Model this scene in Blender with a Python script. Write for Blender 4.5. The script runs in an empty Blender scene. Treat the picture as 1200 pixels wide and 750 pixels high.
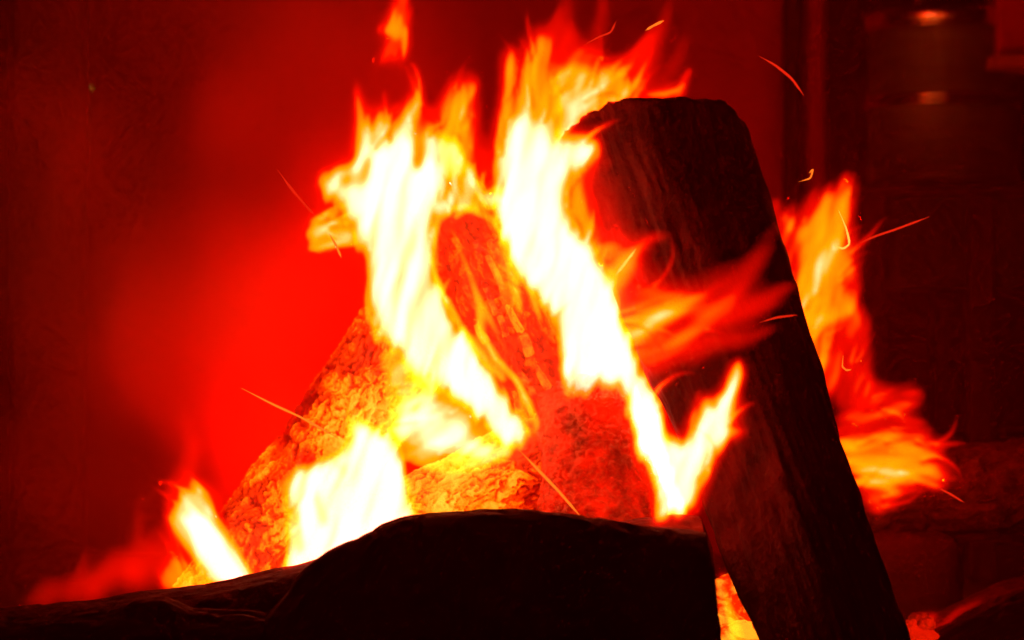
import bpy, bmesh, math, random
import numpy as np
from mathutils import Vector

# ------------------------------------------------------------------ camera, world, exposure
random.seed(7)
S = bpy.context.scene
COL = S.collection
CAM_H = 0.45                       # lens height above the ground (m)
D0 = 2.8333                        # distance of the fire (m): 1.2 m of scene fills the frame there

cam_d = bpy.data.cameras.new('camera')
cam_d.lens = 85; cam_d.sensor_width = 36; cam_d.clip_start = 0.05; cam_d.clip_end = 500
cam_d.dof.use_dof = True; cam_d.dof.focus_distance = 2.74; cam_d.dof.aperture_fstop = 4.0
cam = bpy.data.objects.new('camera', cam_d); COL.objects.link(cam)
cam.location = (0, 0, CAM_H); cam.rotation_euler = (math.radians(90), 0, 0)
S.camera = cam

W = bpy.data.worlds.new('World'); S.world = W; W.use_nodes = True
wn = W.node_tree
sky = wn.nodes.new('ShaderNodeTexSky'); sky.sky_type = 'NISHITA'; sky.sun_disc = False
sky.sun_elevation = math.radians(-6); sky.sun_rotation = math.radians(200)
bg = wn.nodes['Background']; bg.inputs['Strength'].default_value = 0.05
wn.links.new(sky.outputs[0], bg.inputs['Color'])

S.view_settings.view_transform = 'Standard'; S.view_settings.look = 'None'
S.view_settings.exposure = 0; S.view_settings.gamma = 1; S.view_settings.use_curve_mapping = False
S.render.engine = 'CYCLES'
S.cycles.max_bounces = 5; S.cycles.diffuse_bounces = 2; S.cycles.glossy_bounces = 2
S.cycles.transmission_bounces = 2; S.cycles.volume_bounces = 0; S.cycles.transparent_max_bounces = 96
S.cycles.sample_clamp_indirect = 1.0; S.cycles.sample_clamp_direct = 12.0; S.cycles.use_denoising = True
S.cycles.use_adaptive_sampling = True; S.cycles.adaptive_threshold = .04; S.cycles.adaptive_min_samples = 16

def P(px, py, Y=D0):
    """a point at distance Y from the lens, from a position in the 1200 x 750 photograph"""
    k = Y / D0 * 0.001
    return Vector(((px - 600) * k, Y, CAM_H + (375 - py) * k))

# ------------------------------------------------------------------ the fire's light
FIRE = (1.0, 0.012, 0.0005)
def fire_light(name, px, py, Y, power, r=0.05):
    l = bpy.data.lights.new(name, 'POINT'); l.energy = power; l.color = FIRE; l.shadow_soft_size = r
    o = bpy.data.objects.new(name, l); o.location = P(px, py, Y); COL.objects.link(o)
    return o
fire_light('fire_light', 470, 260, 3.05, 7, .10)
fire_light('fire_light', 600, 220, 3.14, 5, .10)
fire_light('fire_light', 330, 520, 3.06, 8, .09)
fire_light('fire_light', 800, 540, 2.60, .5, .04)
fire_light('fire_light', 960, 330, 3.02, 2.2, .08)
fire_light('fire_light', 1045, 550, 3.0, 1.0, .06)

# ------------------------------------------------------------------ noise
def _hash(ix, iy, iz, seed):
    h = (ix * 374761393 + iy * 668265263 + iz * 2147483647 + seed * 974711) & 0xffffffff
    h = ((h ^ (h >> 13)) * 1274126177) & 0xffffffff
    h = h ^ (h >> 16)
    return (h & 0xffff) / 65535.0
def vnoise(x, y, z=0.0, seed=0):
    x, y, z = np.broadcast_arrays(np.asarray(x, float), np.asarray(y, float), np.asarray(z, float))
    ix, iy, iz = (np.floor(a).astype(np.int64) for a in (x, y, z))
    fx, fy, fz = x - ix, y - iy, z - iz
    fx, fy, fz = (f * f * f * (f * (f * 6 - 15) + 10) for f in (fx, fy, fz))
    r = 0
    for dx in (0, 1):
        for dy in (0, 1):
            for dz in (0, 1):
                w = (fx if dx else 1 - fx) * (fy if dy else 1 - fy) * (fz if dz else 1 - fz)
                r = r + w * _hash(ix + dx, iy + dy, iz + dz, seed)
    return r * 2 - 1
def fbm(x, y, z=0.0, seed=0, oct=3):
    r, a, f = 0, 1.0, 1.0
    for k in range(oct):
        r = r + a * vnoise(np.asarray(x) * f, np.asarray(y) * f, np.asarray(z) * f, seed + k * 17); a *= .5; f *= 2.03
    return r / 1.75

def sstep(x): x = np.clip(x, 0, 1); return x * x * (3 - 2 * x)

# ------------------------------------------------------------------ materials
MATS = {}
def new_mat(name):
    m = bpy.data.materials.new(name); m.use_nodes = True; m.node_tree.nodes.clear(); MATS[name] = m
    nt = m.node_tree; out = nt.nodes.new('ShaderNodeOutputMaterial')
    return m, nt, out
def N(nt, t, **kw):
    n = nt.nodes.new('ShaderNode' + t)
    for k, v in kw.items():
        if k in n.inputs: n.inputs[k].default_value = v
        else: setattr(n, k, v)
    return n
def ramp(nt, stops):
    r = nt.nodes.new('ShaderNodeValToRGB')
    el = r.color_ramp.elements; el.remove(el[1]); el[0].position = stops[0][0]; el[0].color = (*stops[0][1], 1)
    for p, c in stops[1:]: el.new(p).color = (*c, 1)
    return r
def surf_mat(name, c1, c2, scale=(30, 30, 30), rough=.85, bump=.4, metallic=0, fine=120, glow=None, glow_scale=(18, 18, 18), glow_lo=.45, glow_hi=.7):
    m, nt, out = new_mat(name)
    b = N(nt, 'BsdfPrincipled', Roughness=rough, Metallic=metallic); b.inputs['Specular IOR Level'].default_value = .5 if metallic else .06
    tc = N(nt, 'TexCoord'); mp = N(nt, 'Mapping'); mp.inputs['Scale'].default_value = scale
    nt.links.new(tc.outputs['Object'], mp.inputs[0])
    n1 = N(nt, 'TexNoise', Scale=1.0, Detail=6.0, Roughness=.62); nt.links.new(mp.outputs[0], n1.inputs['Vector'])
    r = ramp(nt, [(.32, c1), (.68, c2)]); nt.links.new(n1.outputs[0], r.inputs[0]); nt.links.new(r.outputs[0], b.inputs['Base Color'])
    n2 = N(nt, 'TexNoise', Scale=fine, Detail=5.0); nt.links.new(tc.outputs['Object'], n2.inputs['Vector'])
    add = N(nt, 'Math', operation='ADD'); nt.links.new(n1.outputs[0], add.inputs[0]); nt.links.new(n2.outputs[0], add.inputs[1])
    bp = N(nt, 'Bump', Strength=bump, Distance=.004); nt.links.new(add.outputs[0], bp.inputs['Height']); nt.links.new(bp.outputs[0], b.inputs['Normal'])
    if glow:                                   # burning wood: hot patches give off their own light
        mg = N(nt, 'Mapping'); mg.inputs['Scale'].default_value = glow_scale; nt.links.new(tc.outputs['Object'], mg.inputs[0])
        n3 = N(nt, 'TexNoise', Scale=1.0, Detail=5.0, Roughness=.6); nt.links.new(mg.outputs[0], n3.inputs['Vector'])
        lo, hi = glow
        oi = N(nt, 'ObjectInfo'); mx = N(nt, 'Math', operation='MULTIPLY_ADD'); mx.inputs[1].default_value = .34; nt.links.new(oi.outputs['Random'], mx.inputs[0])
        sb = N(nt, 'Math', operation='SUBTRACT'); sb.inputs[1].default_value = .17; nt.links.new(n3.outputs[0], sb.inputs[0]); nt.links.new(sb.outputs[0], mx.inputs[2])
        rg = ramp(nt, [(glow_lo, lo), (glow_hi, hi)]); nt.links.new(mx.outputs[0], rg.inputs[0])
        nt.links.new(rg.outputs[0], b.inputs['Emission Color']); b.inputs['Emission Strength'].default_value = 1.0
        m.cycles.emission_sampling = 'NONE'
    nt.links.new(b.outputs[0], out.inputs['Surface'])
    return m

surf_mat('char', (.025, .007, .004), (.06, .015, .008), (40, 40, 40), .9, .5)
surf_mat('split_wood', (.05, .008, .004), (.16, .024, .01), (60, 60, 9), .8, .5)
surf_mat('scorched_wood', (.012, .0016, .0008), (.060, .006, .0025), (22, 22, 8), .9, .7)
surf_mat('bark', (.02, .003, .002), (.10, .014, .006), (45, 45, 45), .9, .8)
surf_mat('ash_ground', (.10, .05, .035), (.22, .12, .08), (9, 9, 9), .95, .8, fine=60)
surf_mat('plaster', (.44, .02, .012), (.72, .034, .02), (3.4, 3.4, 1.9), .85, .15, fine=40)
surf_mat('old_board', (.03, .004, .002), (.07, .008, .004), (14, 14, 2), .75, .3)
surf_mat('pale_board', (.45, .10, .04), (.6, .14, .06), (14, 14, 2), .7, .2)
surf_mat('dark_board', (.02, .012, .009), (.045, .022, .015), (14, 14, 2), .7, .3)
surf_mat('stone', (.022, .003, .002), (.04, .005, .003), (20, 20, 20), .9, .5)
surf_mat('steel', (.6, .5, .34), (.7, .6, .42), (6, 6, 40), .24, .05, metallic=1.0)
surf_mat('bright_metal', (.8, .7, .5), (.9, .8, .6), (6, 6, 40), .12, .02, metallic=1.0)
surf_mat('dull_steel', (.16, .18, .08), (.26, .28, .12), (6, 6, 40), .68, .05, metallic=1.0)
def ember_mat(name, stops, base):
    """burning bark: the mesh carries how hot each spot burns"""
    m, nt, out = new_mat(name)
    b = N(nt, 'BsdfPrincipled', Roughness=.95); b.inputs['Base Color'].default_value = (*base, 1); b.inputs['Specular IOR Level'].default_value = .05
    at = N(nt, 'Attribute'); at.attribute_name = 'ember_and_firelight'
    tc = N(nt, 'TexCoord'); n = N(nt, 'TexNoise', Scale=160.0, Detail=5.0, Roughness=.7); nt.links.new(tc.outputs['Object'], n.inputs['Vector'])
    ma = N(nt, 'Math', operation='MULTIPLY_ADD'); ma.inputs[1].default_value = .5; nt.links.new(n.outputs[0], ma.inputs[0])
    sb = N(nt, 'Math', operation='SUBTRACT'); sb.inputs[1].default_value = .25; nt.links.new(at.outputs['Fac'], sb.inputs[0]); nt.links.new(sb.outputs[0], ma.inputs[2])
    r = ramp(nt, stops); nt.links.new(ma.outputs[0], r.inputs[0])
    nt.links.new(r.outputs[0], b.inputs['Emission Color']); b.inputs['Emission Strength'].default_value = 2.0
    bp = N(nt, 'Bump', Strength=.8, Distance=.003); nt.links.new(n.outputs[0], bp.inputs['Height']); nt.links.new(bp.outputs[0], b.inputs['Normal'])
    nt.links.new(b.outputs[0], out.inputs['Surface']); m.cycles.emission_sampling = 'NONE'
ember_mat('firelit_hot_bark', [(0, (.04, .0002, 0)), (.25, (.28, .001, 0)), (.45, (.55, .02, 0)), (.65, (.75, .15, .001)), (1, (.9, .36, .02))], (.2, .06, .02))  # orange emission stands in for firelight on the bark, besides ember heat
ember_mat('red_char', [(0, (.02, .0001, 0)), (.3, (.14, .0004, 0)), (.55, (.42, .002, 0)), (.8, (.6, .03, 0)), (1, (.7, .10, 0))], (.15, .03, .01))
ember_mat('hot_char', [(0, (.05, .0002, 0)), (.3, (.22, .0008, 0)), (.55, (.5, .008, 0)), (.8, (.65, .07, 0)), (1, (.8, .2, .002))], (.1, .03, .01))
surf_mat('dim_ember', (.10, .02, .01), (.2, .04, .02), (60, 60, 60), .9, .8, glow=((.05, .0002, 0), (.8, .008, 0)), glow_scale=(60, 60, 60), glow_lo=.42, glow_hi=.66)
surf_mat('char_block', (.06, .02, .01), (.12, .05, .02), (60, 60, 60), .9, .6, glow=((.7, .008, 0), (1.6, .26, .002)), glow_scale=(60, 60, 60), glow_lo=.36, glow_hi=.62)
surf_mat('red_char', (.10, .03, .015), (.24, .08, .03), (60, 60, 60), .9, .8, glow=((.16, .0006, 0), (.95, .006, 0)), glow_scale=(34, 34, 34), glow_lo=.36, glow_hi=.66)
surf_mat('ember', (.04, .015, .01), (.1, .04, .02), (80, 80, 80), .95, .7, glow=((.8, .02, 0), (2.2, .55, .02)), glow_scale=(45, 45, 45), glow_lo=.36, glow_hi=.6)

def flame_mat(name, colour, per_m, skin):
    """a luminous gas: light is given off all through the body, plus a faint luminous skin"""
    m, nt, out = new_mat(name)
    e = N(nt, 'Emission', Strength=per_m); e.inputs['Color'].default_value = (*colour, 1)
    nt.links.new(e.outputs[0], out.inputs['Volume'])
    t = N(nt, 'BsdfTransparent'); s = N(nt, 'Emission', Strength=skin); s.inputs['Color'].default_value = (*colour, 1)
    a = N(nt, 'AddShader'); nt.links.new(t.outputs[0], a.inputs[0]); nt.links.new(s.outputs[0], a.inputs[1])
    nt.links.new(a.outputs[0], out.inputs['Surface'])
    m.cycles.homogeneous_volume = True; m.cycles.emission_sampling = 'NONE'
    return m
C_ENV, C_MAN, C_COR = (1, .003, 0), (1, .30, .001), (1, .60, .55)
TH = {'big': .10, 'mid': .05, 'small': .03}
for k, d in TH.items():
    flame_mat('flame_envelope_' + k, C_ENV, 3.3 / d, .004)
    flame_mat('flame_mantle_' + k, C_MAN, 3.3 / d, .004)
    flame_mat('flame_core_' + k, C_COR, 5.0 / d, .004)

def spark_mat(name, c, s):
    m, nt, out = new_mat(name)
    e = N(nt, 'Emission', Strength=s); e.inputs['Color'].default_value = (*c, 1)
    nt.links.new(e.outputs[0], out.inputs['Surface']); m.cycles.emission_sampling = 'NONE'
spark_mat('spark_red', (1, .02, .004), .9)
spark_mat('spark_orange', (1, .16, .01), 1.5)
spark_mat('spark_yellow', (1, .42, .05), 1.8)

# ------------------------------------------------------------------ object helpers
def tag(o, label=None, cat=None, group=None, kind=None):
    for k, v in (('label', label), ('category', cat), ('group', group), ('kind', kind)):
        if v: o[k] = v
    return o
def mesh_obj(name, verts, faces, mat, parent=None, smooth=True):
    me = bpy.data.meshes.new(name); me.from_pydata([tuple(v) for v in verts], [], [tuple(f) for f in faces]); me.update()
    if smooth: me.polygons.foreach_set('use_smooth', [True] * len(me.polygons))
    if mat: me.materials.append(MATS[mat])
    o = bpy.data.objects.new(name, me); COL.objects.link(o)
    if parent: o.parent = parent
    return o
def empty(name, loc=(0, 0, 0)):
    o = bpy.data.objects.new(name, None); o.location = loc; o.empty_display_size = .05; COL.objects.link(o); return o
def part(name, verts, faces, mat, root, smooth=True):
    o = mesh_obj(name, [Vector(v) - root.location for v in verts], faces, mat, root, smooth); return o

def box_vf(x0, x1, y0, y1, z0, z1, bev=.004):
    bm = bmesh.new(); bmesh.ops.create_cube(bm, size=1)
    for v in bm.verts:
        v.co = Vector(((x0 + x1) / 2 + v.co.x * (x1 - x0), (y0 + y1) / 2 + v.co.y * (y1 - y0), (z0 + z1) / 2 + v.co.z * (z1 - z0)))
    if bev: bmesh.ops.bevel(bm, geom=bm.edges[:], offset=bev, segments=2, affect='EDGES', profile=.6)
    vs = [v.co.copy() for v in bm.verts]; bm.verts.index_update(); fs = [[v.index for v in f.verts] for f in bm.faces]; bm.free()
    return vs, fs

def resample_closed(pts, n, round_it=2):
    pts = [Vector((p[0], p[1])) for p in pts]
    for _ in range(round_it):                       # corner cutting
        q = []
        for i in range(len(pts)):
            a, b = pts[i], pts[(i + 1) % len(pts)]
            q += [a.lerp(b, .22), a.lerp(b, .78)]
        pts = q
    ds = [0]
    for i in range(len(pts)): ds.append(ds[-1] + (pts[(i + 1) % len(pts)] - pts[i]).length)
    out = []
    for k in range(n):
        s = ds[-1] * k / n; i = max(j for j in range(len(pts)) if ds[j] <= s)
        f = (s - ds[i]) / max(ds[i + 1] - ds[i], 1e-9)
        out.append(pts[i].lerp(pts[(i + 1) % len(pts)], f))
    return out

def loft(section, stations, nA=96, nL=120, amp=.004, groove=.003, seed=0, cap=(0, 0), round_it=2, lump=.006, stretch=6.0, jag=0):
    """a log: SECTION is a closed outline (u, v) of about unit size; STATIONS are (centre, u axis, v axis) along it.
    Returns vertices, faces. cap: slant of the two ends along u (m)."""
    sec = resample_closed(section, nA, round_it)
    st_t = np.linspace(0, 1, len(stations))
    ts = np.linspace(0, 1, nL)
    def lerp(k, i):
        return np.interp(ts, st_t, [s[k][i] for s in stations])
    Cn = np.stack([lerp(0, i) for i in range(3)], 1); U = np.stack([lerp(1, i) for i in range(3)], 1); V = np.stack([lerp(2, i) for i in range(3)], 1)
    su = np.array([p.x for p in sec]); sv = np.array([p.y for p in sec])
    pos = Cn[:, None, :] + U[:, None, :] * su[None, :, None] + V[:, None, :] * sv[None, :, None]
    ax = np.gradient(Cn, axis=0); ax /= np.linalg.norm(ax, axis=1)[:, None]
    # slanted ends
    w = (1 - ts) ** 6
    pos += ax[:, None, :] * ((su[None, :] * cap[0]) * w[:, None] + (su[None, :] * cap[1]) * (w[::-1])[:, None])[:, :, None]
    if jag:
        jn = fbm(su * 2.2, sv * 2.2, 0, seed + 61, 4) + .5 * fbm(su * 4.5, sv * 4.5, 0, seed + 62, 2)
        pos += ax[:, None, :] * (jag * jn[None, :] * (ts[:, None] ** 14))[:, :, None]
    rad = pos - Cn[:, None, :]; rl = np.linalg.norm(rad, axis=2); rn = rad / np.maximum(rl, 1e-6)[:, :, None]
    L = np.linalg.norm(Cn[-1] - Cn[0])
    lz = ts[:, None] * L * np.ones_like(su)[None, :]
    ru = np.mean(np.linalg.norm(U, axis=1))
    cu, cv = su[None, :] * ru * np.ones_like(ts)[:, None], sv[None, :] * ru * np.ones_like(ts)[:, None]
    d = lump * fbm(cu * 14, cv * 14, lz * 9, seed) + amp * fbm(cu * 70, cv * 70, lz * 70 / stretch, seed + 5, 4)
    g = vnoise(cu * 110, cv * 110, lz * 110 / stretch, seed + 9); d -= groove * np.clip(1 - np.abs(g) * 4, 0, 1)
    pos = pos + rn * d[:, :, None]
    verts = [tuple(p) for p in pos.reshape(-1, 3)]
    faces = []
    for i in range(nL - 1):
        for j in range(nA):
            a, b = i * nA + j, i * nA + (j + 1) % nA
            faces.append((a, b, b + nA, a + nA))
    for end, row in ((0, 0), (1, nL - 1)):          # rough sawn or broken ends, in rings
        base = row * nA; ring = [base + j for j in range(nA)]; c = np.mean(pos[row], axis=0)
        for q in (.94, .8, .6, .4, .2):
            r2 = []
            for j in range(nA):
                p = c + (pos[row, j] - c) * q
                p = p + ax[row] * (.0035 * fbm(p[0] * 90, p[1] * 90, p[2] * 90, seed + 31) + (.003 if end else -.003) * (q < .9))
                r2.append(len(verts)); verts.append(tuple(p))
            for j in range(nA):
                k = (j + 1) % nA
                faces.append((ring[j], r2[j], r2[k], ring[k]) if end == 0 else (ring[j], ring[k], r2[k], r2[j]))
            ring = r2
        m = len(verts); verts.append(tuple(c))
        for j in range(nA):
            k = (j + 1) % nA
            faces.append((ring[j], m, ring[k]) if end == 0 else (ring[j], ring[k], m))
    return verts, faces, pos
ROUND = [(math.cos(a), math.sin(a)) for a in np.linspace(0, 2 * math.pi, 14, endpoint=False)]

def log_stations(A, B, ra, rb, flat=1.0):
    """stations of a straight log from A to B, u in the picture plane, v towards the lens"""
    d = (B - A).normalized(); v = Vector((0, -1, 0)); v = (v - d * v.dot(d)).normalized(); u = v.cross(d).normalized()
    if u.x < 0: u = -u
    return [(A, u * ra, v * ra * flat), (B, u * rb, v * rb * flat)]

# ------------------------------------------------------------------ the setting
def ground():
    n = 90; xs = np.sign(np.linspace(-1, 1, n)) * np.abs(np.linspace(-1, 1, n)) ** 2.2 * 14
    ys = 3 + np.sign(np.linspace(-1, 1, n)) * np.abs(np.linspace(-1, 1, n)) ** 2.2 * 14
    X, Y = np.meshgrid(xs, ys); near = np.exp(-((X) ** 2 + (Y - 3) ** 2) / 6)
    Z = near * (.018 * fbm(X * 4, Y * 4, 0, 3) + .008 * fbm(X * 22, Y * 22, 0, 4)) - .012
    vs = np.stack([X, Y, Z], 2).reshape(-1, 3)
    fs = [(i * n + j, i * n + j + 1, (i + 1) * n + j + 1, (i + 1) * n + j) for i in range(n - 1) for j in range(n - 1)]
    tag(mesh_obj('ground', vs, fs, 'ash_ground'), kind='structure')
ground()

def wall(x0, x1, y, z1, name, mat, label, cat='wall', amp=.012, thick=.15):
    nx, nz = 60, 40
    xs, zs = np.linspace(x0, x1, nx), np.linspace(-.05, z1, nz); X, Z = np.meshgrid(xs, zs)
    Yf = y + amp * fbm(X * 1.6, Z * 1.6, 0, 12, 4)
    fv = np.stack([X, Yf, Z], 2).reshape(-1, 3); bv = np.stack([X, np.full_like(X, y + thick), Z], 2).reshape(-1, 3)
    vs = list(fv) + list(bv); o = nx * nz; fs = []
    for i in range(nz - 1):
        for j in range(nx - 1):
            a = i * nx + j; fs.append((a, a + 1, a + nx + 1, a + nx)); fs.append((o + a, o + a + nx, o + a + nx + 1, o + a + 1))
    for j in range(nx - 1):
        a = (nz - 1) * nx + j; fs.append((a, a + 1, o + a + 1, o + a)); fs.append((j, o + j, o + j + 1, j + 1))
    for i in range(nz - 1):
        a = i * nx; fs.append((a, a + nx, o + a + nx, o + a)); b = a + nx - 1; fs.append((b, o + b, o + b + nx, b + nx))
    return tag(mesh_obj(name, vs, fs, mat), label, cat)
YW = 4.75
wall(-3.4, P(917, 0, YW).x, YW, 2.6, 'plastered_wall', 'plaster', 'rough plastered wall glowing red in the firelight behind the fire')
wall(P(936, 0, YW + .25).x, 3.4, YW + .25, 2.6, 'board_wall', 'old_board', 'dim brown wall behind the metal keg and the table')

def plain_box(name, px0, px1, py0, py1, Y, depth, mat, label, cat, bev=.006, to_ground=False):
    a, b = P(px0, py1, Y), P(px1, py0, Y)
    vs, fs = box_vf(a.x, b.x, Y, Y + depth, -.02 if to_ground else a.z, b.z, bev)
    return tag(mesh_obj(name, vs, fs, mat, smooth=False), label, cat)
# the narrow upright between the two walls, a wooden strip nailed beside it, and the post at the far left
def upright(name, px0, px1, Y, depth, top, mat, label, cat, seed):
    x0, x1 = P(px0, 0, Y).x, P(px1, 0, Y).x; c = (x0 + x1) / 2; r = (x1 - x0) / 2
    st = [(Vector((c, Y, -.02)), Vector((r, 0, 0)), Vector((0, -depth, 0))), (Vector((c, Y, top)), Vector((r, 0, 0)), Vector((0, -depth, 0)))]
    vs, fs, _ = loft([(-1, -1), (1, -1), (1, 1), (-1, 1)], st, 40, 60, .002, .001, seed, round_it=3, lump=.004, stretch=14)
    return tag(mesh_obj(name, vs, fs, mat), label, cat)
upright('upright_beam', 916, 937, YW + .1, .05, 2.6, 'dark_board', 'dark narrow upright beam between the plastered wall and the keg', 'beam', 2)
upright('wall_batten', 939, 968, YW + .17, .05, 2.6, 'plaster', 'reddish vertical wooden batten just beside the dark upright beam', 'batten', 3)
upright('wooden_post', 12, 100, 4.3, .05, 2.6, 'plaster', 'broad pale vertical post at the edge of the plastered wall', 'post', 4)

# thin wire with a glinting drop hanging beside the post
def tube(pts, rads, n=7):
    vs, fs = [], []
    pts = [Vector(p) for p in pts]
    for i, p in enumerate(pts):
        d = (pts[min(i + 1, len(pts) - 1)] - pts[max(i - 1, 0)]).normalized()
        u = d.cross(Vector((0, 1, .01))).normalized(); v = d.cross(u)
        for k in range(n):
            a = 2 * math.pi * k / n; vs.append(p + (u * math.cos(a) + v * math.sin(a)) * rads[i])
    for i in range(len(pts) - 1):
        for k in range(n):
            a, b = i * n + k, i * n + (k + 1) % n; fs.append((a, b, b + n, a + n))
    fs.append(tuple(range(n))[::-1]); fs.append(tuple((len(pts) - 1) * n + k for k in range(n)))
    return vs, fs
def smooth_path(pts, n=24):
    pts = np.array(pts, float); t = np.linspace(0, 1, len(pts)); tt = np.linspace(0, 1, n)
    out = np.stack([np.interp(tt, t, pts[:, i]) for i in range(pts.shape[1])], 1)
    for _ in range(3): out[1:-1] = (out[:-2] + out[1:-1] * 2 + out[2:]) / 4
    return out
root = tag(empty('hanging_wire', P(107, 98, 4.2)), 'thin wire with a glinting metal drop hanging beside the pale post', 'wire')
pp = smooth_path([(90, -60), (93, 18), (96, 73), (101, 84), (107, 92), (108, 112), (106, 150), (104, 165)], 40)
vs, fs = tube([P(x, y, 4.2) for x, y in pp], [.0012] * 40); part('strand', vs, fs, 'steel', root)
pp = smooth_path([(107, 88), (107, 96), (107.3, 104), (107, 112)], 14)
vs, fs = tube([P(x, y, 4.197) for x, y in pp], [.001, .003, .005, .0065, .0075, .008, .008, .008, .0075, .0066, .0054, .004, .0024, .001], 16); part('drop', vs, fs, 'bright_metal', root)
for x, y in ((96, 73), (101, 84), (93, 19)):
    bm = bmesh.new(); bmesh.ops.create_uvsphere(bm, u_segments=10, v_segments=6, radius=.0028)
    c = P(x, y, 4.198); part('bead', [v.co + c for v in bm.verts], [[v.index for v in f.verts] for f in bm.faces], 'steel', root); bm.free()

# keg and table in the background
def lathe(profile, c, n=64):
    vs, fs = [], []
    for r, z in profile:
        for k in range(n):
            a = 2 * math.pi * k / n; vs.append(Vector((c.x + r * math.cos(a), c.y + r * math.sin(a), z)))
    for i in range(len(profile) - 1):
        for k in range(n):
            a, b = i * n + k, i * n + (k + 1) % n; fs.append((a, b, b + n, a + n))
    return vs, fs
YK = 4.45; s = YK / D0 * .001
zt = P(0, 219, YK - .12).z
c = P(1106, 0, YK); c.z = zt; R = 92 * s
root = tag(empty('metal_keg', c), 'dull metal keg with raised rolling bands standing on the table', 'keg')
H = P(0, 16, YK).z - zt
prof = [(.0, .004), (R * .86, .004), (R * .95, .012), (R * .97, .03), (R * .95, H * .10), (R * .95, H * .46), (R * .955, H * .48), (R * .955, H * .54),
        (R * .95, H * .56), (R * .95, H * .90), (R * .97, H * .92), (R * .94, H * .94), (R * .6, H * .955), (0, H * .96)]
vs, fs = lathe([(r, zt + z) for r, z in prof], c); part('body', vs, fs, 'dull_steel', root)
rim = [(R * .965, H * .90), (R * 1.015, H * .93), (R * 1.02, H * .975), (R * 1.0, H * 1.0), (R * .97, H * .985), (R * .955, H * .93)]
vs, fs = lathe([(r, zt + z) for r, z in rim], c); part('rim', vs, fs, 'steel', root)
for zc in (.505, .47, .90):
    bnd = [(R * .95, H * (zc - .02)), (R * 1.0, H * (zc - .012)), (R * 1.045, H * zc), (R * 1.0, H * (zc + .012)), (R * .95, H * (zc + .02))]
    vs, fs = lathe([(r, zt + z) for r, z in bnd], c); part('band', vs, fs, 'steel', root)
for sgn in (-1, 1):
    hp = [(c.x + R * .5, c.y + sgn * R * .75, zt + H * .98), (c.x + R * .4, c.y + sgn * R * .8, zt + H * 1.07), (c.x - R * .4, c.y + sgn * R * .8, zt + H * 1.07), (c.x - R * .5, c.y + sgn * R * .75, zt + H * .98)]
    vs, fs = tube(smooth_path(hp, 20), [.008] * 20, 10); part('handle', vs, fs, 'steel', root)

xl, xr = P(985, 0, YK).x, P(1420, 0, YK).x
root = tag(empty('table', ((xl + xr) / 2, YK, 0)), 'dark wooden table with apron and lower shelf carrying the keg', 'table')
for k in range(3):
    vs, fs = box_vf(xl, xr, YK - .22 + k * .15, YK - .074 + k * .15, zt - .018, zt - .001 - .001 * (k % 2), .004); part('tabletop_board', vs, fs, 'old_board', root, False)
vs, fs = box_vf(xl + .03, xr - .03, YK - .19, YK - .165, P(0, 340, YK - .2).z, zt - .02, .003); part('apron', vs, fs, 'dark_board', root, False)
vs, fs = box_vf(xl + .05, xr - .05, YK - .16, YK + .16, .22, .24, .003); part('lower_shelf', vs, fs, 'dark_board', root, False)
for x in (xl + .03, P(1150, 0, YK - .2).x, xr - .08):
    for yy in (YK - .205, YK + .15):
        vs, fs = box_vf(x - .022, x + .022, yy, yy + .045, -.01, zt - .019, .004); part('leg', vs, fs, 'old_board', root, False)
# wall shelf at the upper right with a pale panel standing on it
root = tag(empty('wall_shelf', P(1260, 70, 4.25)), 'brown wall shelf jutting out past the keg rim', 'shelf')
a, b = P(1165, 78, 4.25), P(1500, 63, 4.25)
vs, fs = box_vf(a.x, b.x, 4.25, 4.99, a.z, b.z, .003); part('board', vs, fs, 'pale_board', root, False)
for px in (1190, 1430):
    q = P(px + 30, 78, 4.25); vs, fs = box_vf(q.x, q.x + .02, 4.7, 4.99, q.z - .16, q.z - .001, .003); part('bracket', vs, fs, 'dark_board', root, False)
a, b = P(1170, 62, 4.3), P(1420, -120, 4.3)
tag(mesh_obj('panel_on_shelf', *box_vf(a.x, b.x, 4.3, 4.34, P(0, 63, 4.25).z + .001, b.z, .004), 'plaster', smooth=False), 'plain reddish panel standing on the wall shelf', 'panel')

# ------------------------------------------------------------------ logs
def top_log(name, prof, Y0, depth, zbot, mat, label, sec, seed, nL=170, nA=90, amp=.003, lump=.005, tilt=0, groove=.003, end_lean=0):
    """a log lying across the picture; prof gives its upper outline (px, py)"""
    st = []
    xs = np.linspace(prof[0][0], prof[-1][0], 60); tops = np.interp(xs, [p[0] for p in prof], [p[1] for p in prof])
    for i, (x, t) in enumerate(zip(xs, tops)):
        Yc = Y0 + tilt * (i / 59 - .5)
        q = P(x, t, Yc); h = (q.z - zbot) / 2
        st.append((Vector((q.x, Yc, zbot + h)), Vector((end_lean * h * (i / 59) ** 8, 0, h)), Vector((0, -depth, 0))))
    vs, fs, pos = loft(sec, st, nA, nL, amp, groove, seed, round_it=2, lump=lump, stretch=5)
    return tag(mesh_obj(name, vs, fs, mat), label, 'log')
CREST = [(.99, .62), (.80, .98), (.1, 1.0), (-.8, .9), (-1, .2), (-.95, -.8), (-.1, -1), (.62, -.9), (.86, -.2)]
SPLIT = [(.93, -.9), (1.0, -.2), (.9, .7), (.4, 1.0), (-.7, .9), (-1, .2), (-.95, -.8), (0, -1)]
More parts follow.
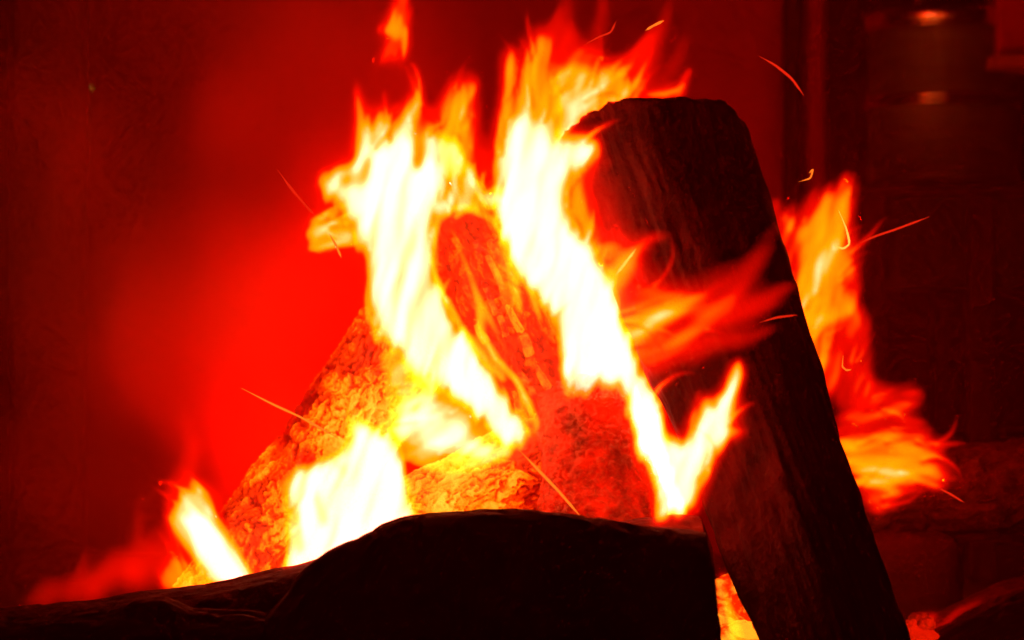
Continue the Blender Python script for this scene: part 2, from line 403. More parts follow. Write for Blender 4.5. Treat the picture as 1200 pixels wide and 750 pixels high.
top_log('foreground_log', [(318, 708), (340, 686), (356, 658), (372, 647), (388, 636), (400, 630), (422, 621), (450, 606), (480, 597), (520, 591), (560, 587), (620, 587), (660, 591), (700, 597), (740, 605), (790, 610), (836, 614)],
        2.56, .085, -.01, 'char', 'black charred humped log in front of the flames with a sawn end', CREST, 11, lump=.004, amp=.005, groove=.005, tilt=-.04, end_lean=-.10)
FLAT = [(1, -.95), (1.0, .3), (.86, .8), (.3, 1.0), (-.8, .9), (-1, .2), (-.95, -.8), (0, -1)]
top_log('charred_log', [(-220, 741), (-100, 731), (0, 718), (100, 708), (200, 692), (300, 676), (345, 667), (400, 652), (430, 648)],
        2.68, .085, -.01, 'scorched_wood', 'low split log running out of the frame, its flat top lit red', FLAT, 12, lump=.004, tilt=-.03)
top_log('bark_slab', [(-120, 747), (-20, 728), (60, 722), (130, 712), (160, 703), (195, 700), (222, 714), (262, 718), (330, 722), (352, 735)],
        2.545, .04, -.01, 'char', 'jagged black bark slab leaning against the low split log', SPLIT, 13, lump=.006, amp=.005)
top_log('burnt_stub', [(690, 640), (720, 616), (750, 610), (790, 606), (822, 607), (834, 640)],
        2.70, .05, -.01, 'split_wood', 'short burnt stub between the humped log and the leaning log', FLAT, 14, lump=.004)

# the big split log leaning up to the left
yb, yt = 2.56, 3.02
def edge_pt(px, py, Y): return P(px, py, Y)
A0 = (P(905, 790, yb), P(1079, 790, yb)); A1 = (P(648, 166, yt), P(876, 152, yt))
def leaning_station(f):
    l, r = A0[0].lerp(A1[0], f), A0[1].lerp(A1[1], f); c = (l + r) / 2
    u = (r - l) / 2; ax = ((A1[0] + A1[1]) - (A0[0] + A0[1])).normalized(); v = ax.cross(u).normalized()
    if v.y > 0: v = -v
    return (c, u, v * u.length)
sec = [(-.97, -.1), (-1, .05), (-.96, .16), (-.62, .52), (-.12, .86), (.35, .72), (.8, .42), (1.0, -.05), (.55, -.75), (-.2, -.95), (-.8, -.6)]
vs, fs, pos = loft(sec, [leaning_station(f) for f in (0, .25, .5, .75, 1)], 190, 260, .005, .003, 21, cap=(0, .004), round_it=1, lump=.010, stretch=13, jag=.010)
vs = np.array(vs); lim = CAM_H + .257 * vs[:, 1] / D0 + .004 * fbm(vs[:, 0] * 40, vs[:, 1] * 40, 0, 77, 3)      # the top end is burnt off flat
vs[:, 2] = np.where(vs[:, 2] > lim, lim + .12 * (vs[:, 2] - lim), vs[:, 2])
tag(mesh_obj('leaning_log', vs, fs, 'scorched_wood'), 'massive dark split log leaning across the fire, its top end high', 'log')

# the log of glowing char blocks inside the flames
def on_log(pos, fs_, t, a):
    n0, n1 = pos.shape[:2]; i = t * (n0 - 1); j = a * n1
    i0, j0 = int(min(i, n0 - 2)), int(j) % n1; fi, fj = i - i0, j - int(j)
    g = lambda q, r: Vector(pos[q, r % n1])
    return g(i0, j0).lerp(g(i0 + 1, j0), fi).lerp(g(i0, j0 + 1).lerp(g(i0 + 1, j0 + 1), fi), fj)
def plate(pos, cor, h, C, rng):
    """one block of bark or char: an uneven bevelled piece proud of the log; cor: its outline as (along, round) shares"""
    lo = [on_log(pos, None, *c_) for c_ in cor]; m = sum(lo, Vector()) / len(lo); k_ = len(lo)
    n = (lo[2] - lo[0]).cross(lo[-2] - lo[0]).normalized()
    if n.dot(m - C) < 0: n = -n
    t1 = (lo[2] - lo[0]).normalized() * rng.uniform(-.25, .25) + (lo[-2] - lo[0]).normalized() * rng.uniform(-.25, .25)
    hh = h * rng.uniform(.5, 1.3)
    hi = [p.lerp(m, .03) + n * hh * .55 + n * (p - m).dot(t1) * .6 for p in lo]; tp = [p.lerp(m, .26) + n * hh + n * (p - m).dot(t1) for p in lo]
    lo = [p - n * .005 for p in lo]
    vs = lo + hi + tp; fs = []
    for b in (0, k_):
        for k in range(k_): fs.append((b + k, b + (k + 1) % k_, b + k_ + (k + 1) % k_, b + k_ + k))
    fs.append(tuple(range(2 * k_, 3 * k_))); return vs, fs
def worley(x, y, seed):
    """distance to the edge of the cell, and a number of the cell's own"""
    ix, iy = np.floor(x).astype(np.int64), np.floor(y).astype(np.int64)
    f1 = np.full(x.shape, 9.0); f2 = f1.copy(); cid = np.zeros(x.shape)
    for dx in (-1, 0, 1):
        for dy in (-1, 0, 1):
            jx, jy = ix + dx, iy + dy
            px_, py_ = jx + .1 + .8 * _hash(jx, jy, 0 * jx, seed), jy + .1 + .8 * _hash(jx, jy, 0 * jx + 1, seed)
            d = np.hypot(x - px_, y - py_); h = _hash(jx, jy, 0 * jx + 2, seed)
            n = d < f1; f2 = np.where(n, f1, np.minimum(f2, d)); cid = np.where(n, h, cid); f1 = np.where(n, d, f1)
    return f2 - f1, cid
def ember_log(name, A, B, ra, rb, mat, label, seed, cell=(.020, .009), warm=(0, 0, .5), depth=.004, lump=.007, parts=None):
    """a burning log: furrowed bark or char whose flakes stand proud of the cracks. warm: glow gained along, round, and overall, firelight included"""
    nL, nA = 210, 200
    root = tag(empty(name, A), label, 'log') if parts else None
    vs, fs, pos = loft(ROUND, log_stations(A, B, ra, rb), nA, nL, .002, .001, seed, round_it=1, lump=lump)
    Ln = (B - A).length; r = (ra + rb) / 2
    T, Aa = np.meshgrid(np.linspace(0, 1, nL), np.linspace(0, 1, nA, endpoint=False), indexing='ij')
    la, ra_ = T * Ln, Aa * 2 * math.pi * r
    wl, wr = la + .022 * fbm(la * 45, ra_ * 45, 0, seed + 1, 4), ra_ + .013 * fbm(la * 45, ra_ * 60, 3, seed + 2, 4)
    e1, c1 = worley(wl / cell[0], wr / cell[1], seed); e2, c2 = worley(wl / cell[0] * 2.3, wr / cell[1] * 2.1, seed + 3)
    crack = sstep(e1 / .32); fine = sstep(e2 / .35)
    up = depth * (crack * (.6 + .7 * c1) + .35 * fine + .3 * fbm(la * 160, ra_ * 160, 0, seed + 4))
    c = pos.mean(axis=1, keepdims=True); out = pos - c; out /= np.maximum(np.linalg.norm(out, axis=2, keepdims=True), 1e-6)
    pos = pos + out * up[:, :, None]; V = np.array(vs); V[:nL * nA] = pos.reshape(-1, 3)
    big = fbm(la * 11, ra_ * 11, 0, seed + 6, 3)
    glow_level = warm[2] + warm[0] * (T - .5) + warm[1] * np.cos(Aa * 2 * math.pi) + .52 * big + .26 * (crack - .6) + .14 * (fine - .6) + .26 * (c1 - .5)  # side toward the flames glows more: their light is painted into the emission
    H = np.full(len(V), warm[2] * .7); H[:nL * nA] = np.clip(glow_level, 0, 1).ravel()
    o = part('wood', [Vector(v) for v in V], fs, mat, root) if root else mesh_obj(name, V, fs, mat)
    at = o.data.attributes.new('ember_and_firelight', 'FLOAT', 'POINT'); at.data.foreach_set('value', H.astype(np.float32))
    if not root: tag(o, label, 'log')
    return root or o, pos
# (u to the right, v to the lens: the side seen runs from share 0.0 to 0.5 round the log)
A, B = P(664, 535, 2.97), P(522, 232, 3.02)
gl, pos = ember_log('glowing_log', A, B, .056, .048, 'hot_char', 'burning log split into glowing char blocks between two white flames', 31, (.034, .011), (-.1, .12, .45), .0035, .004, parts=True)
rng = random.Random(31)
for col in range(10):                                            # columns of char blocks, split lengthwise and across
    a0 = .05 + col * .046 + rng.uniform(-.014, .014); wd = rng.uniform(.012, .034); t = rng.uniform(.04, .25)
    while t < .9:
        d = rng.uniform(.03, .15); wd *= rng.uniform(.75, 1.3); wd = min(max(wd, .012), .036); a0 += rng.uniform(-.006, .006)
        if rng.random() < .48:
            sl = rng.uniform(-.014, .014); k = lambda: rng.uniform(.8, 1.0); e = lambda: rng.uniform(-.06, .06) * d
            q = [(t + e(), a0 - wd / 2 * k()), (t + d * .5, a0 - wd / 2 * k() + sl), (t + d + e(), a0 - wd / 2 * k() * .8 + sl), (t + d * 1.04, a0 + sl), (t + d + e(), a0 + wd / 2 * k() * .8 + sl), (t + d * .5, a0 + wd / 2 * k() + sl), (t + e(), a0 + wd / 2 * k()), (t - d * .03, a0)]
            v, f = plate(pos, q, .0035, A.lerp(B, t + d / 2), rng); part('char_block', v, f, 'char_block', gl, False)
        t += d * 1.12
ember_log('bark_log', P(258, 724, 2.93), P(478, 396, 3.0), .066, .058, 'firelit_hot_bark', 'bark covered log, orange with firelight and ember glow, leaning up to the right behind the low flames', 32, (.036, .0085), (-.05, .22, .50), .006, .014)
ember_log('bark_branch', P(396, 660, 2.86), P(690, 512, 2.97), .050, .058, 'firelit_hot_bark', 'firelit glowing bark covered branch just above the humped log', 33, (.034, .008), (-.35, -.1, .50), .005, .010)
ember_log('red_lit_log', P(706, 690, 2.80), P(694, 466, 2.93), .080, .058, 'red_char', 'red lit charred stump of a log in the middle of the fire', 35, (.016, .010), (.45, -.05, .45), .004, .014)  # the stump's red emission stands in for firelight falling on it

# wood and stone at the right edge
st = [(P(985, 577, 3.25), Vector((0, 0, .062)), Vector((0, -.06, 0))), (P(1120, 572, 3.2), Vector((0, 0, .066)), Vector((0, -.06, 0))), (P(1330, 560, 3.15), Vector((0, 0, .062)), Vector((0, -.06, 0)))]
vs, fs, pos = loft(ROUND, st, 90, 140, .006, .005, 41, round_it=1, lump=.01)
tag(mesh_obj('lying_log', vs, fs, 'bark'), 'rough barked log lying on a stone block behind the leaning log', 'log')
a, b = P(1022, 0, 3.12), P(1130, 0, 3.12)
bm = bmesh.new(); bmesh.ops.create_cube(bm, size=1); bmesh.ops.subdivide_edges(bm, edges=bm.edges[:], cuts=9, use_grid_fill=True)
zt2 = P(0, 626, 3.15).z
for v in bm.verts:
    p = Vector((v.co.x * 2, v.co.y * 2, v.co.z * 2)); q = (abs(p.x) ** 6 + abs(p.y) ** 6 + abs(p.z) ** 6) ** (1 / 6); p = p / q
    n_ = float(fbm(p.x * 1.5, p.y * 1.5, p.z * 1.5, 51)) * .06
    v.co = Vector(((a.x + b.x) / 2 + p.x * (b.x - a.x) / 2 * (1 + n_), 3.19 + p.y * .09 * (1 + n_), (zt2 - .02) / 2 + p.z * (zt2 + .02) / 2 * (1 + n_)))
o = mesh_obj('stone_block', [v.co for v in bm.verts], [[v.index for v in f.verts] for f in bm.faces], 'stone'); bm.free()
tag(o, 'weathered stone block carrying the end of the lying log', 'stone')
st = [(P(1040, 790, 2.98), Vector((.01, 0, .045)), Vector((0, -.05, 0))), (P(1165, 722, 3.0), Vector((.015, 0, .04)), Vector((0, -.05, 0))), (P(1300, 690, 3.05), Vector((.01, 0, .04)), Vector((0, -.05, 0)))]
vs, fs, pos = loft(SPLIT, st, 70, 90, .005, .004, 43, round_it=1, lump=.008)
tag(mesh_obj('kindling_log', vs, fs, 'scorched_wood'), 'splintered piece of firewood in the bottom corner below the lying log', 'log')
st = [(P(1120, 800, 3.3), Vector((0, 0, .09)), Vector((0, -.06, 0))), (P(1330, 690, 3.3), Vector((0, 0, .09)), Vector((0, -.06, 0)))]
vs, fs, pos = loft(SPLIT, st, 60, 60, .005, .004, 44, round_it=1, lump=.01)
tag(mesh_obj('stacked_log', vs, fs, 'bark'), 'dark barked log in the shadow beside the stone block', 'log')

# glowing coals
def coal(px, py, Y, r, seed, label, group, mat='ember'):
    bm = bmesh.new(); bmesh.ops.create_icosphere(bm, subdivisions=3, radius=1); c = P(px, py, Y)
    co = np.array([v.co[:] for v in bm.verts]); n_ = fbm(co[:, 0] * 1.3 + seed, co[:, 1] * 1.3, co[:, 2] * 1.3, seed) * .45 + fbm(co[:, 0] * 5, co[:, 1] * 5, co[:, 2] * 5, seed + 3) * .12
    sc = np.array([1.2, 1, .85]); vs = co * (1 + n_)[:, None] * sc * r + np.array(c[:])
    o = mesh_obj('glowing_coal', [Vector(v) - c for v in vs], [[v.index for v in f.verts] for f in bm.faces], mat, smooth=False); o.location = c; bm.free()
    return tag(o, label, 'coal', group)
rng = random.Random(3)
for k in range(18):
    px = rng.uniform(838, 905); py = 668 + (px - 838) * .8 + rng.uniform(0, 120)
    coal(px, py, rng.uniform(2.84, 2.95), rng.uniform(.012, .024), k, 'glowing orange coal in the gap between humped log and leaning log', 'coals in the gap')
for k in range(7):
    coal(rng.uniform(1066, 1088), rng.uniform(722, 745), rng.uniform(2.92, 2.95), rng.uniform(.007, .012), 60 + k, 'dull red coal beside the splintered firewood in the corner', 'coals by the firewood', 'dim_ember')
def bed():
    n = 90; X, Y = np.meshgrid(np.linspace(-.55, .5, n), np.linspace(2.66, 3.3, n))
    env = np.clip(1 - ((X + .02) / .5) ** 2 - ((Y - 2.98) / .3) ** 2, 0, 1) ** .6
    Z = env * (.11 + .03 * fbm(X * 14, Y * 14, 0, 71, 4) + .012 * fbm(X * 60, Y * 60, 0, 72)) - .02 * (env <= 0)
    fs = [(i * n + j, i * n + j + 1, (i + 1) * n + j + 1, (i + 1) * n + j) for i in range(n - 1) for j in range(n - 1)]
    tag(mesh_obj('ember_bed', np.stack([X, Y, Z], 2).reshape(-1, 3), fs, 'ember'), 'bed of glowing embers and ash under the burning logs', 'embers', kind='stuff')
bed()

# ------------------------------------------------------------------ flames
# Heat levels: 1 red, 2 orange, 3 yellow, 4 and more white. A flame is a closed body of glowing gas whose thickness
# follows its heat; a hotter mantle and a white-hot core lie inside it.
def seg_dist(X, Y, a, b):
    ax, ay = a[:2]; bx, by = b[:2]; dx, dy = bx - ax, by - ay; l2 = dx * dx + dy * dy + 1e-9
    t = np.clip(((X - ax) * dx + (Y - ay) * dy) / l2, 0, 1)
    return np.hypot(X - ax - t * dx, Y - ay - t * dy), t
def poly_sd(X, Y, pts):
    d = np.full(X.shape, 1e9); ins = np.zeros(X.shape, bool)
    for i in range(len(pts)):
        a, b = pts[i], pts[(i + 1) % len(pts)]
        d = np.minimum(d, seg_dist(X, Y, a, b)[0])
        c = ((a[1] > Y) != (b[1] > Y)) & (X < (b[0] - a[0]) * (Y - a[1]) / (b[1] - a[1] + 1e-9) + a[0]); ins ^= c
    return np.where(ins, d, -d)
def stroke_field(X, Y, pts):
    best = np.zeros(X.shape); rel = np.full(X.shape, 1e9)
    for a, b in zip(pts[:-1], pts[1:]):
        d, t = seg_dist(X, Y, a, b); w = a[2] + (b[2] - a[2]) * t; L = a[3] + (b[3] - a[3]) * t
        best = np.maximum(best, L * np.clip(np.exp(-1.7 * (d / w) ** 2) * 1.04 - .04, 0, 1)); rel = np.minimum(rel, d / w)
    return best, rel
def blur(A, k):
    for _ in range(k):
        B = np.pad(A, 1, mode='edge'); A = (B[:-2, 1:-1] + 2 * B[1:-1, 1:-1] + B[2:, 1:-1]) / 4
        B = np.pad(A, 1, mode='edge'); A = (B[1:-1, :-2] + 2 * B[1:-1, 1:-1] + B[1:-1, 2:]) / 4
    return A
def flow_noise(X, Y, ang, wid, seed):
    c, s_ = math.cos(math.radians(ang)), -math.sin(math.radians(ang))
    cx = X + 12 * fbm(X / 70, Y / 70, 3, seed); cy = Y + 12 * fbm(X / 70, Y / 70, 5, seed + 1)
    al, ac = cx * c + cy * s_, -cx * s_ + cy * c
    return fbm(ac / wid, al / (wid * 9), 0, seed + 2, 3)
def smear(L, ang, length, step):
    c, s_ = math.cos(math.radians(ang)), -math.sin(math.radians(ang)); r, wsum = 0, 0
    for t in np.linspace(-1, 1, 11):
        w = 1 - abs(t) * .9; r = r + w * np.roll(L, (int(round(t * length * s_ / step)), int(round(t * length * c / step))), (0, 1)); wsum += w
    return r / wsum
def heat_field(ops, bbox, step, warp, soften, seed, halo, feather=9, flow=None, blend=6.0, licks=0):
    x0, y0, x1, y1 = bbox[0] - 16, bbox[1] - 16, bbox[2] + 16, bbox[3] + 16; X, Y = np.meshgrid(np.arange(x0, x1 + step, step), np.arange(y0, y1 + step, step))
    wx = warp * fbm(X / 34, Y / 48, 0, seed, 3); wy = warp * fbm(X / 34, Y / 48, 9.3, seed + 1, 3)
    Xw, Yw = X + wx, Y + wy
    L = np.zeros(X.shape)
    for op in ops:
        if op[0] == 'p':
            _, lev, soft, ang, stk, pts = op
            sd = poly_sd(Xw, Yw, pts)
            if stk: sd = sd + feather * (flow_noise(X, Y, ang, 8, seed + 51) + .45 * flow_noise(X, Y, ang, 3.5, seed + 55))
            f = lev * sstep((sd + (.45 if lev >= 4 else .28 if lev >= 2 else 0) * soft) / soft)
            if stk:
                c, s_ = math.cos(math.radians(ang)), -math.sin(math.radians(ang))
                cx = X + 9 * fbm(X / 60, Y / 60, 3, seed + 4); cy = Y + 9 * fbm(X / 60, Y / 60, 5, seed + 4)
                al, ac = cx * c + cy * s_, -cx * s_ + cy * c
                f = f + stk * fbm(ac / 11, al / 95, 0, seed + 7, 3) * np.clip(f / 1.6, 0, 1)
            L = np.maximum(L, f)
        elif op[0] == 's':
            f, _ = stroke_field(Xw, Yw, op[1]); L = (L ** blend + f ** blend) ** (1 / blend)
        elif op[0] == 'd':                                   # a cooler pocket
            _, rel = stroke_field(Xw, Yw, op[1]); cap = op[1][0][3]
            L = np.minimum(L, cap + 4.5 * np.clip(rel - .35, 0, 2) ** 1.2)
        elif op[0] == 'f':                                   # fine flow streaks all over
            _, ang, amp, wid = op
            c, s_ = math.cos(math.radians(ang)), -math.sin(math.radians(ang))
            cx = X + 16 * fbm(X / 70, Y / 70, 3, seed + 14); cy = Y + 16 * fbm(X / 70, Y / 70, 5, seed + 15)
            al, ac = cx * c + cy * s_, -cx * s_ + cy * c
            L = L + amp * fbm(ac / wid, al / (wid * 8), 0, seed + 17, 3) * np.clip(L / 1.6, 0, 1)
    if flow: L = smear(L, flow[0], flow[1], step)
    L = blur(L, soften)
    if licks:                                                # fine strands leaving the edge along the flow
        rg = random.Random(seed * 7 + 1); cand = np.argwhere((L > .9) & (L < 3.4)); base = L.copy()
        for _ in range(licks):
            i, j = cand[rg.randrange(len(cand))]; x, y = X[i, j], Y[i, j]; l0 = min(base[i, j] + .5, 3.6)
            a = flow[0] + rg.gauss(0, 16); n = rg.randint(4, 8); seg = rg.uniform(5, 10); w0 = rg.uniform(2.2, 4.5); bend = rg.gauss(0, 7); pts = []
            for k in range(n + 1):
                f_ = k / n; pts.append((x, y, max(w0 * (1 - .65 * f_), 1.3), l0 * (1 - f_) + .25 * f_))
                x += seg * math.cos(math.radians(a)); y -= seg * math.sin(math.radians(a)); a += bend + rg.gauss(0, 5)
            f, _r = stroke_field(X, Y, pts); L = (L ** 4 + f ** 4) ** .25
            if rg.random() < .55:                            # and thin cooler gaps between them
                off = [(p[0] + 5 * math.sin(math.radians(flow[0])), p[1] + 5 * math.cos(math.radians(flow[0])), p[2] * 1.1, p[3]) for p in pts]
                f, _r = stroke_field(X, Y, off); L = L * (1 - .16 * np.clip(f, 0, 2) * np.clip(1.6 - L / 3.4, 0, 1))
    if halo: L = np.maximum(L, (.74 + .45 * fbm(X / 22, Y / 40, 1, seed + 91)) * blur(np.clip(L, 0, 1.7), int(2 * (halo / step) ** 2)))
    if halo: L = np.maximum(L, (.6 + .5 * fbm(X / 16, Y / 34, 1, seed + 92)) * blur(np.clip(L, 0, 3.6), int(2 * (halo * .5 / step) ** 2)))
    L = blur(L, 1)
    e = np.minimum.reduce([X - x0, x1 - X, Y - y0, y1 - Y]); L = L * sstep(e / 8)
    return X, Y, np.clip(L, 0, 5.2)
ENV = ([0, .12, 1, 2, 3, 4, 5.2], [0, 0, .3, .62, .8, .92, 1.0])
MAN = ([0, 1.02, 1.25, 2, 3, 4, 5.2], [0, 0, .05, .30, .58, .68, .72])
COR = ([0, 2.7, 3.2, 3.8, 4.4, 5.2], [0, 0, .06, .20, .38, .52])
def gas_body(name, X, Y, d, mid, Yc, mat, parent):
    ny, nx = d.shape; on = d > 0
    cell = on[:-1, :-1] | on[1:, :-1] | on[:-1, 1:] | on[1:, 1:]
    used = np.zeros(d.shape, bool)
    for sy in (0, 1):
        for sx in (0, 1): used[sy:ny - 1 + sy, sx:nx - 1 + sx] |= cell
    if not cell.any(): return None
    k = Yc / D0 * .001
    wx, wz = (X - 600) * k, CAM_H + (375 - Y) * k
    fi = np.full(d.shape, -1); fi[used] = np.arange(used.sum()); nf = int(used.sum())
    bi = fi.copy(); bi[on] = nf + np.arange(on.sum())
    vf = np.stack([wx[used], (mid - d / 2)[used], wz[used]], 1); vb = np.stack([wx[on], (mid + d / 2)[on], wz[on]], 1)
    i, j = np.nonzero(cell)
    F = np.stack([fi[i, j], fi[i + 1, j], fi[i + 1, j + 1], fi[i, j + 1]], 1)
    B = np.stack([bi[i, j], bi[i, j + 1], bi[i + 1, j + 1], bi[i + 1, j]], 1)
    vs = np.concatenate([vf, vb]); fs = np.concatenate([F, B])
    me = bpy.data.meshes.new(name)
    me.vertices.add(len(vs)); me.vertices.foreach_set('co', vs.ravel())
    me.loops.add(len(fs) * 4); me.loops.foreach_set('vertex_index', fs.ravel().astype(np.int32))
    me.polygons.add(len(fs)); me.polygons.foreach_set('loop_start', np.arange(0, len(fs) * 4, 4, dtype=np.int32)); me.polygons.foreach_set('loop_total', np.full(len(fs), 4, dtype=np.int32))
    me.update(calc_edges=True); me.validate(); me.materials.append(MATS[mat])
    o = bpy.data.objects.new(name, me); COL.objects.link(o)
    if parent: o.parent = parent
    return o
def flame(name, label, Yc, th, ops, bbox, step=2.5, warp=4, soften=2, halo=6, seed=1, lean=0.0, group=None, sway=.02, feather=9, flow=None, blend=6.0, licks=0):
    X, Y, L = heat_field(ops, bbox, step, warp, soften, seed, halo, feather, flow, blend, licks)
    D = TH[th]
    mid = Yc + sway * fbm(X / 130, Y / 130, 0, seed + 40) + lean * (bbox[3] - Y) * .001
    e = gas_body(name, X, Y, D * np.interp(L, *ENV), mid, Yc, 'flame_envelope_' + th, None)
    tag(e, label, 'flame', group)
    m = gas_body('mantle', X, Y, D * np.interp(L, *MAN), mid, Yc, 'flame_mantle_' + th, e)
    c_ = gas_body('core', X, Y, D * np.interp(L, *COR), mid, Yc, 'flame_core_' + th, m) if m else None
    if c_ and th == 'small': c_['kind'] = 'stuff'                # scattered hot flecks
    return e

# smoke drifting off the fire, lit by it
m, nt, out = new_mat('smoke')
v = N(nt, 'VolumeScatter', Density=3.3); v.inputs['Color'].default_value = (.9, .03, .01, 1); v.inputs['Anisotropy'].default_value = .1
nt.links.new(v.outputs[0], out.inputs['Volume']); m.cycles.homogeneous_volume = True
def smoke():
    step = 6; X, Y = np.meshgrid(np.arange(-460, 580, step), np.arange(-300, 800, step))
    wx, wy = X + 60 * fbm(X / 170, Y / 170, 0, 201), Y + 60 * fbm(X / 170, Y / 170, 4, 202)
    g = lambda cx, cy, rx, ry: np.exp(-((wx - cx) / rx) ** 2 - ((wy - cy) / ry) ** 2)
    d = .36 + .55 * g(395, 390, 150, 190) + .45 * g(240, 510, 210, 200) + .40 * g(60, 240, 230, 170) + .16 * g(300, 20, 160, 70)
    d = d * (1 + .95 * fbm(wx / 110, wy / 200, 0, 203, 4) + .35 * fbm(wx / 22, wy / 80, 0, 204, 3))
    d = d - .09 * g(380, 130, 70, 60) - .10 * g(20, 620, 120, 120)
    edge = np.minimum.reduce([X + 460, 574 - X, Y + 300, 794 - Y]); d = d * (1 + .5 * fbm(wx / 60, wy / 70, 2, 207, 4)); d = np.clip(blur(d, 20), .02, 3) * sstep(edge / 130)
    tag(gas_body('smoke', X, Y, .62 * d, 3.35 + .1 * fbm(X / 300, Y / 300, 0, 205), 3.35, 'smoke', None), kind='stuff')
m, nt, out = new_mat('fill_haze')
v = N(nt, 'VolumePrincipled', Density=.054); v.inputs['Color'].default_value = (.9, .03, .01, 1)
nt.links.new(v.outputs[0], out.inputs['Volume']); m.cycles.homogeneous_volume = True
tag(mesh_obj('fill_haze', *box_vf(-15, 15, -13, 19, -1.1, 3.2, 0), 'fill_haze', smooth=False), kind='stuff')  # thin haze added all round so scattered firelight lifts the dark parts
smoke()

G = 'flames of the fire'
flame('tall_flame', 'tall white hot flame with two pointed tips, beside the char block log', 2.84, 'big', [
    ('p', 1.0, 16, 80, .3, [(400, 180), (408, 100), (416, 96), (428, 122), (448, 124), (470, 112), (484, 98), (498, 104), (506, 126), (520, 120), (540, 160), (556, 225), (520, 260), (470, 260), (410, 230)]),
    ('p', 3.1, 15, 75, .7, [(371, 214), (383, 199), (402, 190), (412, 178), (413, 150), (414, 112), (420, 116), (433, 142), (446, 134), (455, 134), (466, 142), (478, 124), (485, 112), (496, 112), (497, 132), (492, 152), (500, 145), (510, 160), (524, 158), (536, 165), (549, 190), (558, 215), (566, 228), (556, 250), (532, 252), (514, 254), (511, 290), (518, 330), (548, 395), (583, 450), (614, 490), (631, 512), (617, 533), (600, 531), (578, 512), (548, 482), (520, 464), (500, 474), (476, 444), (452, 410), (436, 402), (424, 372), (429, 330), (424, 300), (417, 287), (404, 264), (388, 247), (376, 234)]),
    ('p', 4.2, 18, 75, .8, [(376, 212), (398, 198), (420, 184), (430, 160), (446, 172), (468, 158), (490, 162), (506, 182), (522, 196), (520, 230), (510, 248), (506, 290), (514, 330), (545, 395), (580, 447), (610, 487), (624, 507), (616, 530), (600, 526), (576, 507), (546, 476), (515, 452), (488, 445), (462, 410), (440, 388), (430, 350), (434, 320), (430, 290), (420, 272), (404, 249), (386, 234)]),
    ('s', [(415, 100, 4, 1.6), (420, 125, 8, 2.4), (424, 150, 12, 2.9), (426, 178, 16, 3.4)]),
    ('s', [(490, 106, 6, 2.2), (488, 125, 8, 3.0), (478, 145, 9, 3.3), (465, 172, 13, 3.6)]),
    ('s', [(446, 130, 8, 2.0), (445, 150, 12, 2.5), (444, 175, 14, 3)]),
    ('s', [(432, 150, 5, 3.6), (431, 175, 6, 3.9), (420, 195, 10, 4.2), (395, 205, 10, 4.2)]),
    ('p', 2.7, 10, 70, .5, [(498, 168), (520, 152), (538, 162), (552, 196), (566, 216), (594, 212), (596, 246), (562, 244), (540, 256), (515, 258), (503, 230)]),
    ('s', [(508, 160, 7, 3.6), (504, 200, 9, 4.2), (511, 248, 9, 4.4), (530, 236, 8, 4.3), (536, 202, 7, 4.0), (531, 170, 6, 3.6)]),
    ('s', [(530, 166, 6, 3.6), (545, 195, 8, 4.0), (562, 228, 10, 4.2), (590, 234, 12, 4.3)]),
    ('s', [(516, 250, 7, 3.4), (545, 246, 8, 3.6), (575, 240, 9, 3.6)]),
    ('d', [(488, 152, 9, 1.8), (490, 175, 12, 2.1), (488, 195, 8, 2.4)]),
    ('d', [(404, 212, 11, 2.7), (425, 208, 14, 2.7), (432, 190, 9, 2.6)]),
    ('d', [(541, 205, 7, 2.5), (541, 230, 10, 2.6)]),
    ('d', [(514, 228, 3, 2.4), (514, 236, 5, 2.6)]),
    ('f', 71, .8, 26), ('f', 75, .6, 11), ('f', 81, .3, 5),
    ], (355, 85, 645, 545), flow=(78, 10), licks=36, warp=4, step=2, seed=3, group=G)
flame('side_flame', 'small yellow flame lobe jutting sideways out of the tall flame', 2.80, 'mid', [
    ('p', 2.9, 12, 20, .9, [(357, 274), (364, 256), (378, 247), (394, 243), (408, 256), (424, 286), (404, 293), (384, 296), (368, 298), (359, 290)]),
    ('s', [(364, 285, 5, 3.4), (380, 268, 6, 3.6), (402, 262, 6, 3.6)]),
    ('s', [(372, 292, 5, 3.3), (395, 286, 5, 3.3), (418, 284, 5, 3.0)]),
    ('f', 16, .8, 26), ('f', 20, .6, 11), ('f', 26, .3, 5),
    ], (345, 230, 440, 310), flow=(25, 6), licks=8, step=2, warp=3, seed=8, group=G)
flame('orange_flame', 'dull orange flame tongue with a hooked tip above the char block log', 2.87, 'mid', [
    ('p', 1.1, 12, 80, .4, [(498, 175), (504, 135), (512, 110), (522, 92), (545, 84), (562, 92), (566, 120), (572, 150), (580, 185), (575, 225), (545, 225), (515, 210)]),
    ('p', 2.2, 14, 75, .7, [(506, 170), (515, 128), (526, 108), (545, 98), (557, 97), (553, 118), (549, 140), (558, 165), (562, 205), (545, 220), (520, 210)]),
    ('s', [(556, 100, 4, 1.9), (548, 118, 7, 2.4), (545, 150, 8, 2.5)]),
    ('f', 74, .8, 26), ('f', 78, .6, 11), ('f', 84, .3, 5),
    ], (485, 75, 600, 235), flow=(78, 14), licks=14, step=2, warp=4, seed=11, group=G)
